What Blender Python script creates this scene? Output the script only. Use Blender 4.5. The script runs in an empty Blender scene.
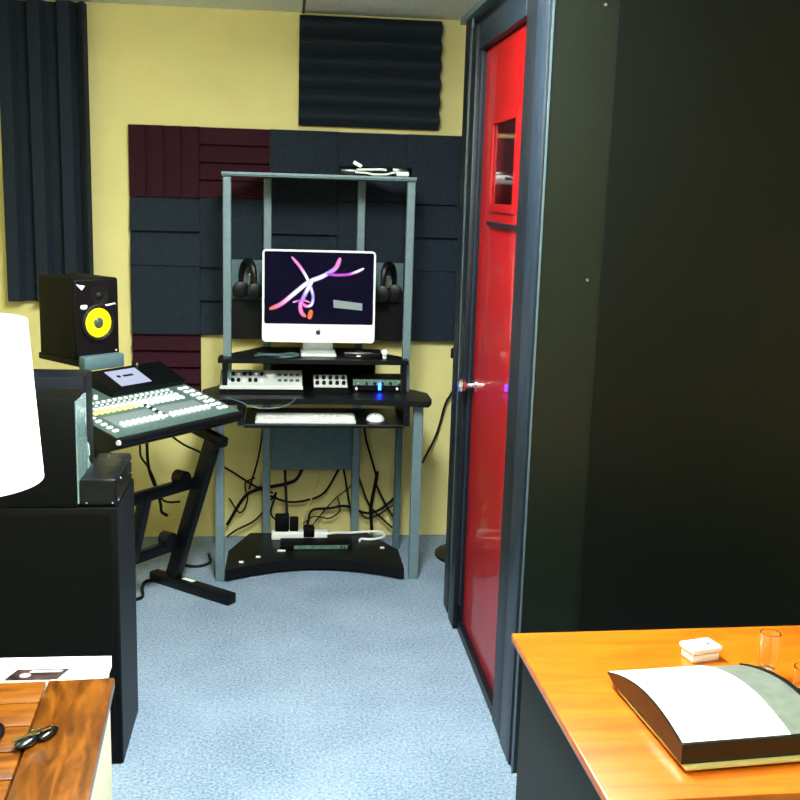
import bpy, bmesh, math, random
from mathutils import Vector, Matrix
random.seed(7)
PI = math.pi
S = bpy.context.scene
COL = S.collection

# ------------------------------------------------------------------ materials
def lin(c):
    return tuple(((v/255)/12.92 if v/255 <= .04045 else ((v/255+.055)/1.055)**2.4) for v in c) + (1,)

def mat(name, rgb, rough=.6, metal=0, var=0, scale=40, bump=0, bscale=None, emit=None, es=0, coat=0, spec=.5, trans=0, alpha=1):
    m = bpy.data.materials.new(name); m.use_nodes = True
    nt = m.node_tree; b = nt.nodes['Principled BSDF']
    b.inputs['Base Color'].default_value = lin(rgb)
    b.inputs['Roughness'].default_value = rough
    b.inputs['Metallic'].default_value = metal
    b.inputs['Coat Weight'].default_value = coat
    b.inputs['Specular IOR Level'].default_value = spec
    b.inputs['Transmission Weight'].default_value = trans
    b.inputs['Alpha'].default_value = alpha
    if emit:
        b.inputs['Emission Color'].default_value = lin(emit); b.inputs['Emission Strength'].default_value = es
    if var or bump:
        tc = nt.nodes.new('ShaderNodeTexCoord'); nz = nt.nodes.new('ShaderNodeTexNoise')
        nz.inputs['Scale'].default_value = scale; nz.inputs['Detail'].default_value = 4
        nt.links.new(tc.outputs['Object'], nz.inputs['Vector'])
        if var:
            r = nt.nodes.new('ShaderNodeValToRGB')
            r.color_ramp.elements[0].position = .3; r.color_ramp.elements[1].position = .7
            r.color_ramp.elements[0].color = lin([max(0, c*(1-var)) for c in rgb])
            r.color_ramp.elements[1].color = lin([min(255, c*(1+var)) for c in rgb])
            nt.links.new(nz.outputs['Fac'], r.inputs['Fac']); nt.links.new(r.outputs['Color'], b.inputs['Base Color'])
        if bump:
            src = nz
            if bscale:
                src = nt.nodes.new('ShaderNodeTexNoise'); src.inputs['Scale'].default_value = bscale
                nt.links.new(tc.outputs['Object'], src.inputs['Vector'])
            bp = nt.nodes.new('ShaderNodeBump'); bp.inputs['Strength'].default_value = bump; bp.inputs['Distance'].default_value = .01
            nt.links.new(src.outputs['Fac'], bp.inputs['Height']); nt.links.new(bp.outputs['Normal'], b.inputs['Normal'])
    return m

def wood(name, c1, c2, c3, stretch=(1, 1, 1), rough=.3, scale=6, coat=.3):
    m = bpy.data.materials.new(name); m.use_nodes = True
    nt = m.node_tree; b = nt.nodes['Principled BSDF']
    b.inputs['Roughness'].default_value = rough; b.inputs['Coat Weight'].default_value = coat; b.inputs['Coat Roughness'].default_value = .25
    tc = nt.nodes.new('ShaderNodeTexCoord'); mp = nt.nodes.new('ShaderNodeMapping')
    mp.inputs['Scale'].default_value = stretch
    nz = nt.nodes.new('ShaderNodeTexNoise'); nz.inputs['Scale'].default_value = scale; nz.inputs['Detail'].default_value = 8
    nz.inputs['Roughness'].default_value = .65; nz.inputs['Distortion'].default_value = .6
    r = nt.nodes.new('ShaderNodeValToRGB'); r.color_ramp.elements[0].position = .32; r.color_ramp.elements[1].position = .68
    r.color_ramp.elements[0].color = lin(c1); r.color_ramp.elements[1].color = lin(c3)
    e = r.color_ramp.elements.new(.5); e.color = lin(c2)
    nt.links.new(tc.outputs['Object'], mp.inputs['Vector']); nt.links.new(mp.outputs['Vector'], nz.inputs['Vector'])
    nt.links.new(nz.outputs['Fac'], r.inputs['Fac']); nt.links.new(r.outputs['Color'], b.inputs['Base Color'])
    return m

M = {}
M['wall'] = mat('yellow_paint', (230, 219, 148), .75, var=.03, scale=3, bump=.05, bscale=200)
M['ceiling'] = mat('ceiling_paint', (226, 234, 236), .9, var=.05, scale=60, bump=.15, bscale=150)
M['groove'] = mat('ceiling_groove', (90, 95, 90), .9)
M['charcoal'] = mat('charcoal_foam', (35, 44, 55), .95, var=.14, scale=90, bump=.4, bscale=300, spec=.2)
M['burgundy'] = mat('burgundy_foam', (52, 20, 33), .95, var=.14, scale=90, bump=.4, bscale=300, spec=.2)
M['black'] = mat('black_vinyl', (5, 6, 6), .55, spec=.12, var=.2, scale=120, bump=.15, bscale=250)
M['navyblack'] = mat('blue_black_vinyl', (12, 18, 28), .5, spec=.2, var=.2, scale=120, bump=.15, bscale=250)
M['metalblack'] = mat('black_powder_coat', (6, 8, 13), .4, var=.1, spec=.25)
M['gloss'] = mat('gloss_black', (8, 9, 11), .2)
M['rubber'] = mat('black_rubber', (8, 9, 9), .6, spec=.2)
M['silver'] = mat('silver_grey_paint', (108, 130, 138), .45, metal=.25, var=.04)
M['panelgrey'] = mat('teal_grey_panel', (74, 100, 106), .5, metal=.2, var=.05)
M['laminate'] = mat('black_laminate', (9, 11, 14), .4, spec=.2, var=.25, scale=60)
M['white'] = mat('white_plastic', (236, 240, 238), .35)
M['alu'] = mat('light_aluminium', (222, 228, 226), .35, metal=.15)
M['chrome'] = mat('chrome', (220, 225, 230), .12, metal=1)
M['paper'] = mat('white_paper', (250, 252, 252), .8)
M['cream'] = mat('cream_paint', (238, 234, 205), .6, var=.02)
M['boothblack'] = mat('booth_black_paint', (14, 21, 13), .42, spec=.35, var=.22, scale=160, bump=.12, bscale=220)
M['boothblack2'] = mat('booth_black_paint_two', (8, 12, 9), .45, spec=.2, var=.22, scale=160, bump=.12, bscale=220)
M['trim'] = mat('blue_grey_trim_paint', (24, 35, 48), .4, spec=.35, var=.12, scale=30)
M['trimdark'] = mat('dark_blue_trim_paint', (11, 17, 26), .45, spec=.3, var=.12, scale=30)
M['bead'] = mat('pale_metal_bead', (84, 106, 118), .35, metal=.2)
M['red'] = mat('red_gloss_paint', (150, 5, 12), .45, coat=.3, spec=.25, var=.05, scale=8)
M['redwall'] = mat('red_inner_wall', (200, 40, 60), .7)
M['glass'] = mat('clear_glass', (255, 255, 255), .02, trans=1, spec=.5)
M['yellowcone'] = mat('yellow_cone', (246, 214, 0), .45)
M['mixbody'] = mat('mixer_charcoal', (15, 20, 22), .45, spec=.3)
M['mixpanel'] = mat('mixer_panel', (78, 102, 98), .45, var=.12, scale=90)
M['mixgrey'] = mat('mixer_strip_grey', (122, 136, 140), .5, var=.15, scale=300)
M['butwhite'] = mat('lit_white_button', (235, 245, 245), .4, emit=(230, 245, 245), es=.12)
M['butyellow'] = mat('lit_yellow_button', (240, 240, 150), .4, emit=(240, 240, 150), es=.12)
M['display'] = mat('pale_display', (30, 32, 40), .3, emit=(196, 206, 232), es=.35)
M['dispdark'] = mat('display_marks', (20, 22, 30), .4)
M['screen'] = mat('dark_screen', (2, 2, 5), .1, spec=.12, emit=(14, 12, 60), es=.14)
M['led'] = mat('blue_led', (30, 60, 255), .4, emit=(20, 60, 255), es=12)
M['greenstrip'] = mat('green_grey_panel', (86, 116, 104), .45, var=.2, scale=80)
M['dustcap'] = mat('dark_dust_cap', (60, 66, 56), .3)
M['bag'] = mat('teal_tinted_plastic', (120, 150, 152), .18, spec=.8, coat=.4, bump=.5, bscale=14)
M['bagblack'] = mat('glossy_black_plastic', (9, 13, 17), .32, spec=.3, bump=.3, bscale=22)
M['traygrey'] = mat('tray_grey', (112, 120, 110), .35, var=.08)
M['trayblack'] = mat('tray_black', (14, 15, 12), .35)
M['beige'] = mat('beige_plastic', (214, 200, 130), .5)
M['shade'] = mat('lamp_shade_fabric', (240, 244, 240), .9, emit=(236, 246, 246), es=.4)
M['bluelogo'] = mat('dark_logo', (22, 30, 40), .4)
M['deskside'] = mat('desk_dark_laminate', (22, 25, 22), .55, spec=.25, var=.2, scale=150)
M['orangewood'] = wood('orange_wood', (184, 84, 8), (196, 100, 14), (206, 114, 22), (1.2, 9, 1), .28, 3)
M['tablewood'] = wood('brown_border_wood', (60, 28, 3), (108, 58, 8), (146, 86, 18), (8, 1.5, 1), .3, 5)
M['tablewood2'] = wood('brown_plank_wood', (78, 38, 4), (120, 66, 9), (150, 88, 18), (1.5, 9, 1), .3, 5)
M['lampbody'] = mat('lamp_base_ceramic', (210, 205, 190), .3)
M['diffuser'] = mat('light_diffuser', (255, 255, 255), .6, emit=(244, 252, 244), es=36)
M['diffuser2'] = mat('light_diffuser_wide', (255, 255, 255), .6, emit=(250, 252, 240), es=5)
M['photo'] = mat('photo_print', (40, 30, 30), .3, var=.9, scale=30)

def carpet():
    m = bpy.data.materials.new('blue_carpet'); m.use_nodes = True
    nt = m.node_tree; b = nt.nodes['Principled BSDF']; b.inputs['Roughness'].default_value = .95
    b.inputs['Specular IOR Level'].default_value = .15
    tc = nt.nodes.new('ShaderNodeTexCoord')
    n1 = nt.nodes.new('ShaderNodeTexNoise'); n1.inputs['Scale'].default_value = 110; n1.inputs['Detail'].default_value = 3
    n2 = nt.nodes.new('ShaderNodeTexNoise'); n2.inputs['Scale'].default_value = 3; n2.inputs['Detail'].default_value = 3
    mx = nt.nodes.new('ShaderNodeMath'); mx.operation = 'MULTIPLY_ADD'; mx.inputs[1].default_value = .35
    nt.links.new(tc.outputs['Object'], n1.inputs['Vector']); nt.links.new(tc.outputs['Object'], n2.inputs['Vector'])
    nt.links.new(n2.outputs['Fac'], mx.inputs[0]); nt.links.new(n1.outputs['Fac'], mx.inputs[2])
    r = nt.nodes.new('ShaderNodeValToRGB'); r.color_ramp.elements[0].position = .48; r.color_ramp.elements[1].position = .88
    r.color_ramp.elements[0].color = lin((100, 120, 142)); r.color_ramp.elements[1].color = lin((150, 168, 190))
    nt.links.new(mx.outputs[0], r.inputs['Fac']); nt.links.new(r.outputs['Color'], b.inputs['Base Color'])
    bp = nt.nodes.new('ShaderNodeBump'); bp.inputs['Strength'].default_value = .5; bp.inputs['Distance'].default_value = .01
    nt.links.new(n1.outputs['Fac'], bp.inputs['Height']); nt.links.new(bp.outputs['Normal'], b.inputs['Normal'])
    return m
M['carpet'] = carpet()

# ------------------------------------------------------------------ mesh helpers
def box(bm, x0, x1, y0, y1, z0, z1, bev=0, seg=2, mtx=None):
    r = bmesh.ops.create_cube(bm, size=1)
    vs = r['verts']
    for v in vs:
        v.co = Vector((x0 if v.co.x < 0 else x1, y0 if v.co.y < 0 else y1, z0 if v.co.z < 0 else z1))
    if bev:
        es = list({e for v in vs for e in v.link_edges})
        o = bmesh.ops.bevel(bm, geom=es, offset=bev, segments=seg, affect='EDGES', profile=.5)
        vs = list({v for f in o['faces'] for v in f.verts} | {v for v in vs if v.is_valid})
    if mtx is not None:
        for v in vs: v.co = mtx @ v.co
    return vs

def frame_for(d):
    d = Vector(d).normalized(); up = Vector((0, 0, 1)) if abs(d.z) < .95 else Vector((1, 0, 0))
    a = d.cross(up).normalized(); return a, d.cross(a).normalized()

def tube(bm, pts, r, n=8, caps=True):
    pts = [Vector(p) for p in pts]; rings = []
    for i, p in enumerate(pts):
        d = (pts[min(i+1, len(pts)-1)] - pts[max(i-1, 0)])
        a, b = frame_for(d)
        if rings:
            # keep the frame turning smoothly
            d.normalize(); a = (pa - d*pa.dot(d)).normalized(); b = d.cross(a)
        pa = a
        rr = r[i] if isinstance(r, (list, tuple)) else r
        rings.append([bm.verts.new(p + a*rr*math.cos(2*PI*k/n) + b*rr*math.sin(2*PI*k/n)) for k in range(n)])
    for i in range(len(rings)-1):
        for k in range(n):
            bm.faces.new((rings[i][k], rings[i][(k+1) % n], rings[i+1][(k+1) % n], rings[i+1][k]))
    if caps:
        bm.faces.new(rings[0][::-1]); bm.faces.new(rings[-1])
    return rings

def bar(bm, p, q, w, h, upv=(0, 0, 1), bev=0):
    p, q = Vector(p), Vector(q); d = (q-p).normalized(); u = Vector(upv)
    a = d.cross(u).normalized(); b = a.cross(d).normalized()
    L = (q-p).length
    m = Matrix(((a.x, d.x, b.x, p.x), (a.y, d.y, b.y, p.y), (a.z, d.z, b.z, p.z), (0, 0, 0, 1)))
    box(bm, -w/2, w/2, 0, L, -h/2, h/2, bev, 2, m)

def smooth_path(pts, n=6):
    P = [Vector(p) for p in pts]; P = [P[0]*2-P[1]] + P + [P[-1]*2-P[-2]]; out = []
    for i in range(1, len(P)-2):
        for k in range(n):
            t = k/n; a, b, c, d = P[i-1:i+3]
            out.append(.5*((2*b)+(c-a)*t+(2*a-5*b+4*c-d)*t*t+(3*b-a-3*c+d)*t**3))
    out.append(P[-2]); return out

def lathe(bm, prof, c=(0, 0, 0), axis='z', n=32):
    c = Vector(c); rings = []
    for r, h in prof:
        ring = []
        for k in range(n):
            a = 2*PI*k/n; x, y = r*math.cos(a), r*math.sin(a)
            p = {'z': (x, y, h), 'y': (x, h, y), 'x': (h, x, y)}[axis]
            ring.append(bm.verts.new(c + Vector(p)))
        rings.append(ring)
    for i in range(len(rings)-1):
        for k in range(n):
            bm.faces.new((rings[i][k], rings[i][(k+1) % n], rings[i+1][(k+1) % n], rings[i+1][k]))
    if prof[0][0] > 1e-6: bm.faces.new(rings[0][::-1])
    if prof[-1][0] > 1e-6: bm.faces.new(rings[-1])
    bmesh.ops.remove_doubles(bm, verts=[v for r in rings for v in r], dist=1e-6)

def prism(bm, poly, axis, a, b):
    """poly: 2-D outline; axis: direction it is extruded along between a and b"""
    def P(u, v, w):
        return {'x': (w, u, v), 'y': (u, w, v), 'z': (u, v, w)}[axis]
    A = [bm.verts.new(P(u, v, a)) for u, v in poly]; B = [bm.verts.new(P(u, v, b)) for u, v in poly]
    n = len(poly)
    for i in range(n): bm.faces.new((A[i], A[(i+1) % n], B[(i+1) % n], B[i]))
    bm.faces.new(A[::-1]); bm.faces.new(B)

def rrect(w, h, r, n=6, cx=0, cy=0):
    out = []
    for sx, sy, a0 in ((1, 1, 0), (-1, 1, 90), (-1, -1, 180), (1, -1, 270)):
        for k in range(n+1):
            a = math.radians(a0 + 90*k/n)
            out.append((cx+sx*(w/2-r)+r*math.cos(a), cy+sy*(h/2-r)+r*math.sin(a)))
    return out

def obj(name, bm, m, parent=None, smooth=False, label=None):
    bmesh.ops.recalc_face_normals(bm, faces=bm.faces[:])
    me = bpy.data.meshes.new(name); bm.to_mesh(me); bm.free()
    o = bpy.data.objects.new(name, me); COL.objects.link(o)
    if m: me.materials.append(M[m] if isinstance(m, str) else m)
    if smooth:
        for p in me.polygons: p.use_smooth = True
        try: me.set_sharp_from_angle(angle=math.radians(35))
        except Exception: pass
    if parent: o.parent = parent
    if label: o['label'] = label
    return o

def tag(o, label, cat, group=None, kind=None):
    o['label'] = label; o['category'] = cat
    if group: o['group'] = group
    if kind: o['kind'] = kind
    return o

def thing(name, label, cat, loc=(0, 0, 0), rz=0, group=None, rx=0):
    o = bpy.data.objects.new(name, None); o.empty_display_size = .05; COL.objects.link(o)
    o.location = loc; o.rotation_euler = (rx, 0, rz)
    return tag(o, label, cat, group)

def part(name, m, parent, fn, smooth=False, label=None):
    bm = bmesh.new(); fn(bm); return obj(name, bm, m, parent, smooth, label)

def boxpart(name, m, parent, *dims, bev=0, label=None):
    bm = bmesh.new(); box(bm, *dims, bev=bev); return obj(name, bm, m, parent, bool(bev), label)

def structure(name, m, fn):
    o = part(name, m, None, fn); o['kind'] = 'structure'; return o

def copy_tree(o, parent=None):
    c = o.copy(); COL.objects.link(c)
    if parent: c.parent = parent
    for ch in list(o.children): copy_tree(ch, c)
    return c

# ------------------------------------------------------------------ the room
XL, XR, YB, YF, H = -1.75, 2.3, 4.83, -2.2, 2.385
structure('floor', 'carpet', lambda b: box(b, XL, XR, YF, YB, -.05, 0))
structure('ceiling', 'ceiling', lambda b: box(b, XL, XR, YF, YB, H, H+.05))
structure('wall_back', 'wall', lambda b: box(b, XL, XR, YB, YB+.08, -.05, H+.05))
structure('wall_left', 'wall', lambda b: box(b, XL-.08, XL, YF, YB+.08, -.05, H+.05))
structure('wall_right', 'wall', lambda b: box(b, XR, XR+.08, YF, YB+.08, -.05, H+.05))
structure('wall_front', 'wall', lambda b: box(b, XL-.08, XR+.08, YF-.08, YF, -.05, H+.05))
structure('trim_1', 'groove', lambda b: box(b, .075, .087, 3.0, YB, H-.004, H))

# ------------------------------------------------------------------ ceiling lights (just above the picture)
def ceiling_light(x, y, wx, wy, label, dm='diffuser'):
    t = thing('ceiling_light', label, 'ceiling light', (x, y, H-.06), group=None)
    def fr(b):
        for s in (-1, 1):
            box(b, s*wx/2-.015, s*wx/2+.015, -wy/2-.015, wy/2+.015, 0, .06)
            box(b, -wx/2, wx/2, s*wy/2-.015, s*wy/2+.015, 0, .06)
    part('frame', 'white', t, fr)
    boxpart('diffuser', dm, t, -wx/2+.015, wx/2-.015, -wy/2+.015, wy/2-.015, -.06, .03, bev=.012)
ceiling_light(.10, 2.35, .34, 1.15, 'long white ceiling light between desk and sound booth')
ceiling_light(.35, .5, .6, 1.15, 'wide white ceiling light above the orange wooden desk', 'diffuser2')

# ------------------------------------------------------------------ acoustic foam
def saw(n, L, d0, d1):
    """profile (pos, depth) from 0 to L"""
    p = [(0, 0)]; s = L/n
    for i in range(n):
        p += [(i*s, d0), ((i+1)*s-.004, d1), ((i+1)*s-.002, d1-.004)]
        if i < n-1: p += [((i+1)*s-.001, d0)]
    return p + [(L, d1-.006), (L, 0)]

def foam_tile(x0, x1, z0, z1, kind, m, label, group='wedge foam tiles on the back wall'):
    bm = bmesh.new(); t = .0005
    n = 4 if m == 'burgundy' else 2
    if kind == 'H':
        prof = [(YB-d, z1-p) for p, d in saw(n, z1-z0-t, .018, .045)]
        prism(bm, prof, 'x', x0+t, x1-t)
    elif kind == 'V':
        prof = [(x0+t+p, YB-d) for p, d in (saw(4, x1-x0-2*t, .028, .046) if m == 'burgundy' else [(0, 0), (0, .040), (.01, .044), (x1-x0-2*t-.01, .044), (x1-x0-2*t, .040), (x1-x0-2*t, 0)])]
        prism(bm, prof, 'z', z0+t, z1)
    o = obj('foam_tile', bm, m)
    tag(o, label, 'foam tile', group)
cx = [-.672, -.367, -.06, .245, .55, .80]; rz = [1.885, 1.58, 1.275, .97, .665]
tiles = [
 (0, 0, 'V', 'burgundy', 'burgundy foam tile with upright ridges, top left of the foam wall'),
 (1, 0, 'H', 'burgundy', 'burgundy foam tile with level ridges above the rack desk corner'),
 (2, 0, 'V', 'charcoal', 'charcoal foam tile in the top row, right beside the burgundy tiles'),
 (3, 0, 'H', 'charcoal', 'charcoal foam tile in the top row above right part of desk hutch'),
 (4, 0, 'V', 'charcoal', 'charcoal foam tile in the top row nearest the red door'),
 (0, 1, 'H', 'charcoal', 'charcoal foam tile directly under the upright-ridged burgundy tile'),
 (1, 1, 'V', 'charcoal', 'charcoal foam tile behind upper left post of desk hutch'),
 (2, 1, 'H', 'charcoal', 'charcoal foam tile straight above the computer monitor'),
 (3, 1, 'V', 'charcoal', 'charcoal foam tile above right headphones, inside the hutch'),
 (4, 1, 'H', 'charcoal', 'charcoal foam tile in second row beside the booth'),
 (0, 2, 'V', 'charcoal', 'charcoal foam tile right of the studio monitor with yellow cone'),
 (1, 2, 'H', 'charcoal', 'charcoal foam tile behind the left headphones'),
 (2, 2, 'V', 'charcoal', 'charcoal foam tile hidden mostly behind the computer monitor'),
 (3, 2, 'V', 'charcoal', 'charcoal foam tile behind the right headphones'),
 (4, 2, 'V', 'charcoal', 'charcoal foam tile at lower right of the foam wall'),
 (0, 3, 'H', 'burgundy', 'burgundy foam tile low behind the mixing console'),
]
for c, r, k, m, lab in tiles:
    z0 = rz[r+1]; 
    if (c, r) == (4, 2): z0 = .955
    foam_tile(cx[c], cx[c+1], z0, rz[r], k, m, lab)

# thick ribbed panel by the ceiling
def ribbed_panel(b, x0, x1, z0, z1, n, d0, d1):
    prof = [(YB, z1)]; N = n*10
    for i in range(N+1):
        t = i/N; prof.append((YB-(d0+(d1-d0)*(.5-.5*math.cos(2*PI*n*t))**.7), z1-(z1-z0)*t))
    prof.append((YB, z0)); prism(b, prof, 'x', x0, x1)
o = part('sound_absorber', 'charcoal', None, lambda b: ribbed_panel(b, .066, .688, 1.908, 2.372, 6, .035, .085), True)
tag(o, 'thick dark foam panel with rounded level ribs, touching the ceiling', 'foam panel')
def col_panel(b):
    x0, x1, n = -1.205, -.838, 3; w = (x1-x0)/n; prof = [(x0, YB)]
    for i in range(n):
        a = x0+i*w; prof += [(a, YB-.035), (a+w*.12, YB-.085), (a+w*.52, YB-.085), (a+w*.68, YB-.035)]
    prof += [(x1-.004, YB-.085), (x1, YB-.08), (x1, YB)]
    prism(b, prof, 'z', 1.11, 2.375)
o = part('sound_absorber', 'charcoal', None, col_panel)
tag(o, 'tall dark foam panel with upright ribs above the studio monitor', 'foam panel')

# ------------------------------------------------------------------ sound booth
booth = thing('sound_booth', 'black sound booth with a red glazed door in blue-grey trim', 'sound booth', (.68, 2.69, 0))
BX, BY, BD, BH = .68, 2.69, 1.27, 2.235
def bp(name, m, x0, x1, y0, y1, z0, z1, parent=booth, bev=0, label=None):
    return boxpart(name, m, parent, x0-BX, x1-BX, y0-BY, y1-BY, z0, z1, bev=bev, label=label)
YE = BY+BD
bp('front_panel', 'boothblack', .669, .838, 2.69, 2.73, 0, BH, label='greenish black panel beside the corner trim')
bp('front_panel', 'boothblack2', .832, 2.2, 2.683, 2.73, 0, BH, label='wide darker black panel, overlapping its neighbour')
bp('rear_panel', 'redwall', .70, 2.2, YE-.05, YE, 0, BH)
bp('right_panel', 'redwall', 2.15, 2.2, 2.73, YE-.05, 0, BH)
bp('roof', 'boothblack', .69, 2.2, 2.69, YE, BH, BH+.03)
# side wall with the door opening y 3.0..3.7, z .03..2.11
bp('side_panel', 'trimdark', .68, .73, 2.73, 3.0, 0, BH)
bp('side_panel', 'trimdark', .68, .73, 3.70, YE, 0, BH)
bp('side_panel', 'trimdark', .68, .73, 3.0, 3.70, 2.115, BH)
bp('sill', 'trimdark', .672, .73, 3.0, 3.70, 0, .035)
bp('corner_trim', 'trim', .664, .680, 2.731, 2.86, 0, BH, bev=.003)
bp('corner_bead', 'bead', .663, .668, 2.686, 2.690, 0, BH)
bp('door_casing', 'trimdark', .668, .680, 2.868, 3.0, 0, 2.20, bev=.002)
bp('door_casing', 'trimdark', .655, .680, 3.705, 3.80, 0, 2.20, bev=.002)
bp('door_casing', 'trim', .664, .680, 3.0, 3.705, 2.115, 2.20, bev=.002)
bp('casing_edge', 'trim', .672, .680, 3.690, 3.704, .1, 2.115, label='thin raised edge of the door casing')
bp('rear_corner_trim', 'trimdark', .658, .680, 3.86, YE, 0, BH, bev=.003)
bp('corner_bead', 'panelgrey', .654, .660, 3.802, 3.810, 0, BH)
bp('roof_trim', 'bead', .640, .700, 2.66, YE+.02, BH, BH+.022, label='pale strip along the top edge')
def screws(b, p):
    lathe(b, [(0, -.004), (.004, -.004), (.006, 0)], p, 'y', 10)
for (x, z) in ((.797, 2.10), (.795, 1.414)):
    part('screw', 'chrome', booth, lambda b: screws(b, (x-BX, -.0005, z)))
# door with a real window opening
dy0, dy1, dz0, dz1 = 3.004, 3.696, .035, 2.112
wy0, wy1, wz0, wz1 = 3.16, 3.51, 1.595, 1.86
dx0, dx1 = .692, .727
def door_mesh(b):
    for y0, y1, z0, z1 in ((dy0, wy0, dz0, dz1), (wy1, dy1, dz0, dz1), (wy0, wy1, dz0, wz0), (wy0, wy1, wz1, dz1)):
        box(b, dx0-BX, dx1-BX, y0-BY, y1-BY, z0, z1)
door = part('door', 'red', booth, door_mesh, label='glossy red door')
def wf(b):
    w = .022
    for y0, y1, z0, z1 in ((wy0-w, wy0+.004, wz0-w, wz1+w), (wy1-.004, wy1+w, wz0-w, wz1+w), (wy0+.004, wy1-.004, wz0-w, wz0+.004), (wy0+.004, wy1-.004, wz1-.004, wz1+w)):
        box(b, .686-BX, dx0-BX, y0-BY, y1-BY, z0, z1)
part('window_frame', 'red', door, wf)
bp('window_pane', 'glass', .694, .697, wy0, wy1, wz0, wz1, parent=door)
bp('ledge', 'trimdark', .680, .692, 3.03, 3.52, 1.528, 1.540, parent=door, label='thin dark rail under the window')
def knob(b):
    lathe(b, [(.026, 0), (.026, -.006), (.010, -.008), (.009, -.03), (.022, -.038), (.026, -.05), (.020, -.062), (0, -.064)], (dx0-BX, 3.655-BY, .955), 'x', 24)
part('door_knob', 'chrome', door, knob, True)
# what shows through the pane
bp('inner_shelf', 'white', 1.3, 2.14, YE-.25, YE-.055, 1.86, 1.90, label='white shelf inside')
bp('interior_lamp', 'diffuser2', 1.1, 1.3, 3.1, 3.3, BH-.03, BH-.002)

# ------------------------------------------------------------------ computer desk
desk = thing('computer_desk', 'black and silver corner computer desk with tall open hutch', 'desk', (.165, 4.25, 0))
DX, DY = .165, 4.25
def dpart(name, m, fn, label=None, smooth=False):
    bm = bmesh.new(); fn(bm)
    for v in bm.verts: v.co -= Vector((DX, DY, 0))
    return obj(name, bm, m, desk, smooth, label)
for x0, x1 in ((-.270, -.233), (.548, .589)):
    dpart('front_post', 'silver', lambda b: box(b, x0, x1, 4.235, 4.27, 0, .764, .004))
for x in (-.227, .530):
    dpart('hutch_post', 'silver', lambda b: box(b, x-.017, x+.017, 4.40, 4.43, .787, 1.675, .004))
for x in (-.066, .346):
    dpart('rear_post', 'silver', lambda b: box(b, x-.0175, x+.0175, 4.70, 4.74, 0, 1.675, .004))
for x0 in (-.285, .520):
    dpart('side_rail', 'panelgrey', lambda b: box(b, x0, x0+.03, 4.62, 4.66, 0, .764, .003))
def topshelf(b):
    prism(b, [(-.248, 4.385), (.548, 4.385), (.548, 4.46), (.37, 4.75), (-.09, 4.75), (-.248, 4.46)], 'z', 1.675, 1.690)
dpart('top_shelf', 'panelgrey', topshelf)
dpart('top_shelf_edge', 'silver', lambda b: box(b, -.248, .548, 4.379, 4.385, 1.682, 1.691))
def arcfront(x0, x1, y, bow, n=14):
    return [(x0+(x1-x0)*i/n, y+bow*(1-(2*i/n-1)**2)) for i in range(n+1)]
def desktop(b):
    prism(b, arcfront(-.315, .600, 4.18, .05) + [(.622, 4.24), (.622, 4.38), (.36, 4.755), (-.12, 4.755), (-.33, 4.42), (-.33, 4.24)], 'z', .764, .787)
dpart('desktop', 'laminate', desktop)
def mshelf(b):
    prism(b, [(-.262, 4.33), (.532, 4.33), (.532, 4.42), (.34, 4.69), (-.085, 4.69), (-.262, 4.42)], 'z', .915, .933)
dpart('monitor_shelf', 'laminate', mshelf)
def brk(b):
    box(b, xq-.010, xq+.010, 4.345, 4.40, .787, .915)
for xq in (-.235, .515):
    dpart('shelf_bracket', 'metalblack', brk)
dpart('back_panel', 'panelgrey', lambda b: box(b, -.235, .545, 4.742, 4.752, 1.14, 1.315))
dpart('back_panel', 'laminate', lambda b: box(b, -.235, .545, 4.742, 4.752, .96, 1.138), label='dark sheet standing in for shade on the foam behind')  # dark sheet added where the foam behind is only in shadow
dpart('modesty_panel', 'panelgrey', lambda b: box(b, -.045, .325, 4.705, 4.727, .36, .56, .002))
def tray(b):
    box(b, -.15, .50, 4.18, 4.52, .675, .690, .003)
dpart('keyboard_tray', 'laminate', tray)
def runner(b):
    box(b, xq-.012, xq+.012, 4.20, 4.55, .680, .764)
for xq in (-.165, .515):
    dpart('tray_runner', 'metalblack', runner)
def low(b):
    prism(b, arcfront(-.228, .525, 4.21, .13) + [(.525, 4.45), (.40, 4.70), (-.14, 4.70), (-.228, 4.45)], 'z', .012, .058)
dpart('bottom_shelf', 'laminate', low)

# computer with its display
imac = thing('desktop_computer', 'white all-in-one computer showing glowing ribbons on dark screen', 'computer', (.156, 4.46, .933))
W, HH, z0 = .480, .392, .055
tl = math.radians(-3)
R = Matrix.Translation((0, 0, z0)) @ Matrix.Rotation(tl, 4, 'X')
def tx(bm, m=R):
    for v in bm.verts: v.co = m @ v.co
def body(b):
    prism(b, [(x, z+HH/2) for x, z in rrect(W, HH, .018)], 'y', 0, .022)
    prism(b, [(x, z+HH/2) for x, z in rrect(W-.06, HH-.06, .03)], 'y', .022, .045)
    tx(b)
part('casing', 'white', imac, body, True)
def scr(b):
    prism(b, [(x, z) for x, z in rrect(W-.018, HH-.088, .008, cy=.082+(HH-.088)/2-.003)], 'y', -.002, .001); tx(b)
display = part('screen', 'screen', imac, scr)
def stand(b):
    box(b, -.075, .075, -.05, .13, 0, .012, .004)
    bar(b, (0, .09, .01), (0, .045, .16), .13, .012, (0, 0, 1))
part('stand', 'alu', imac, stand, True)
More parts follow.
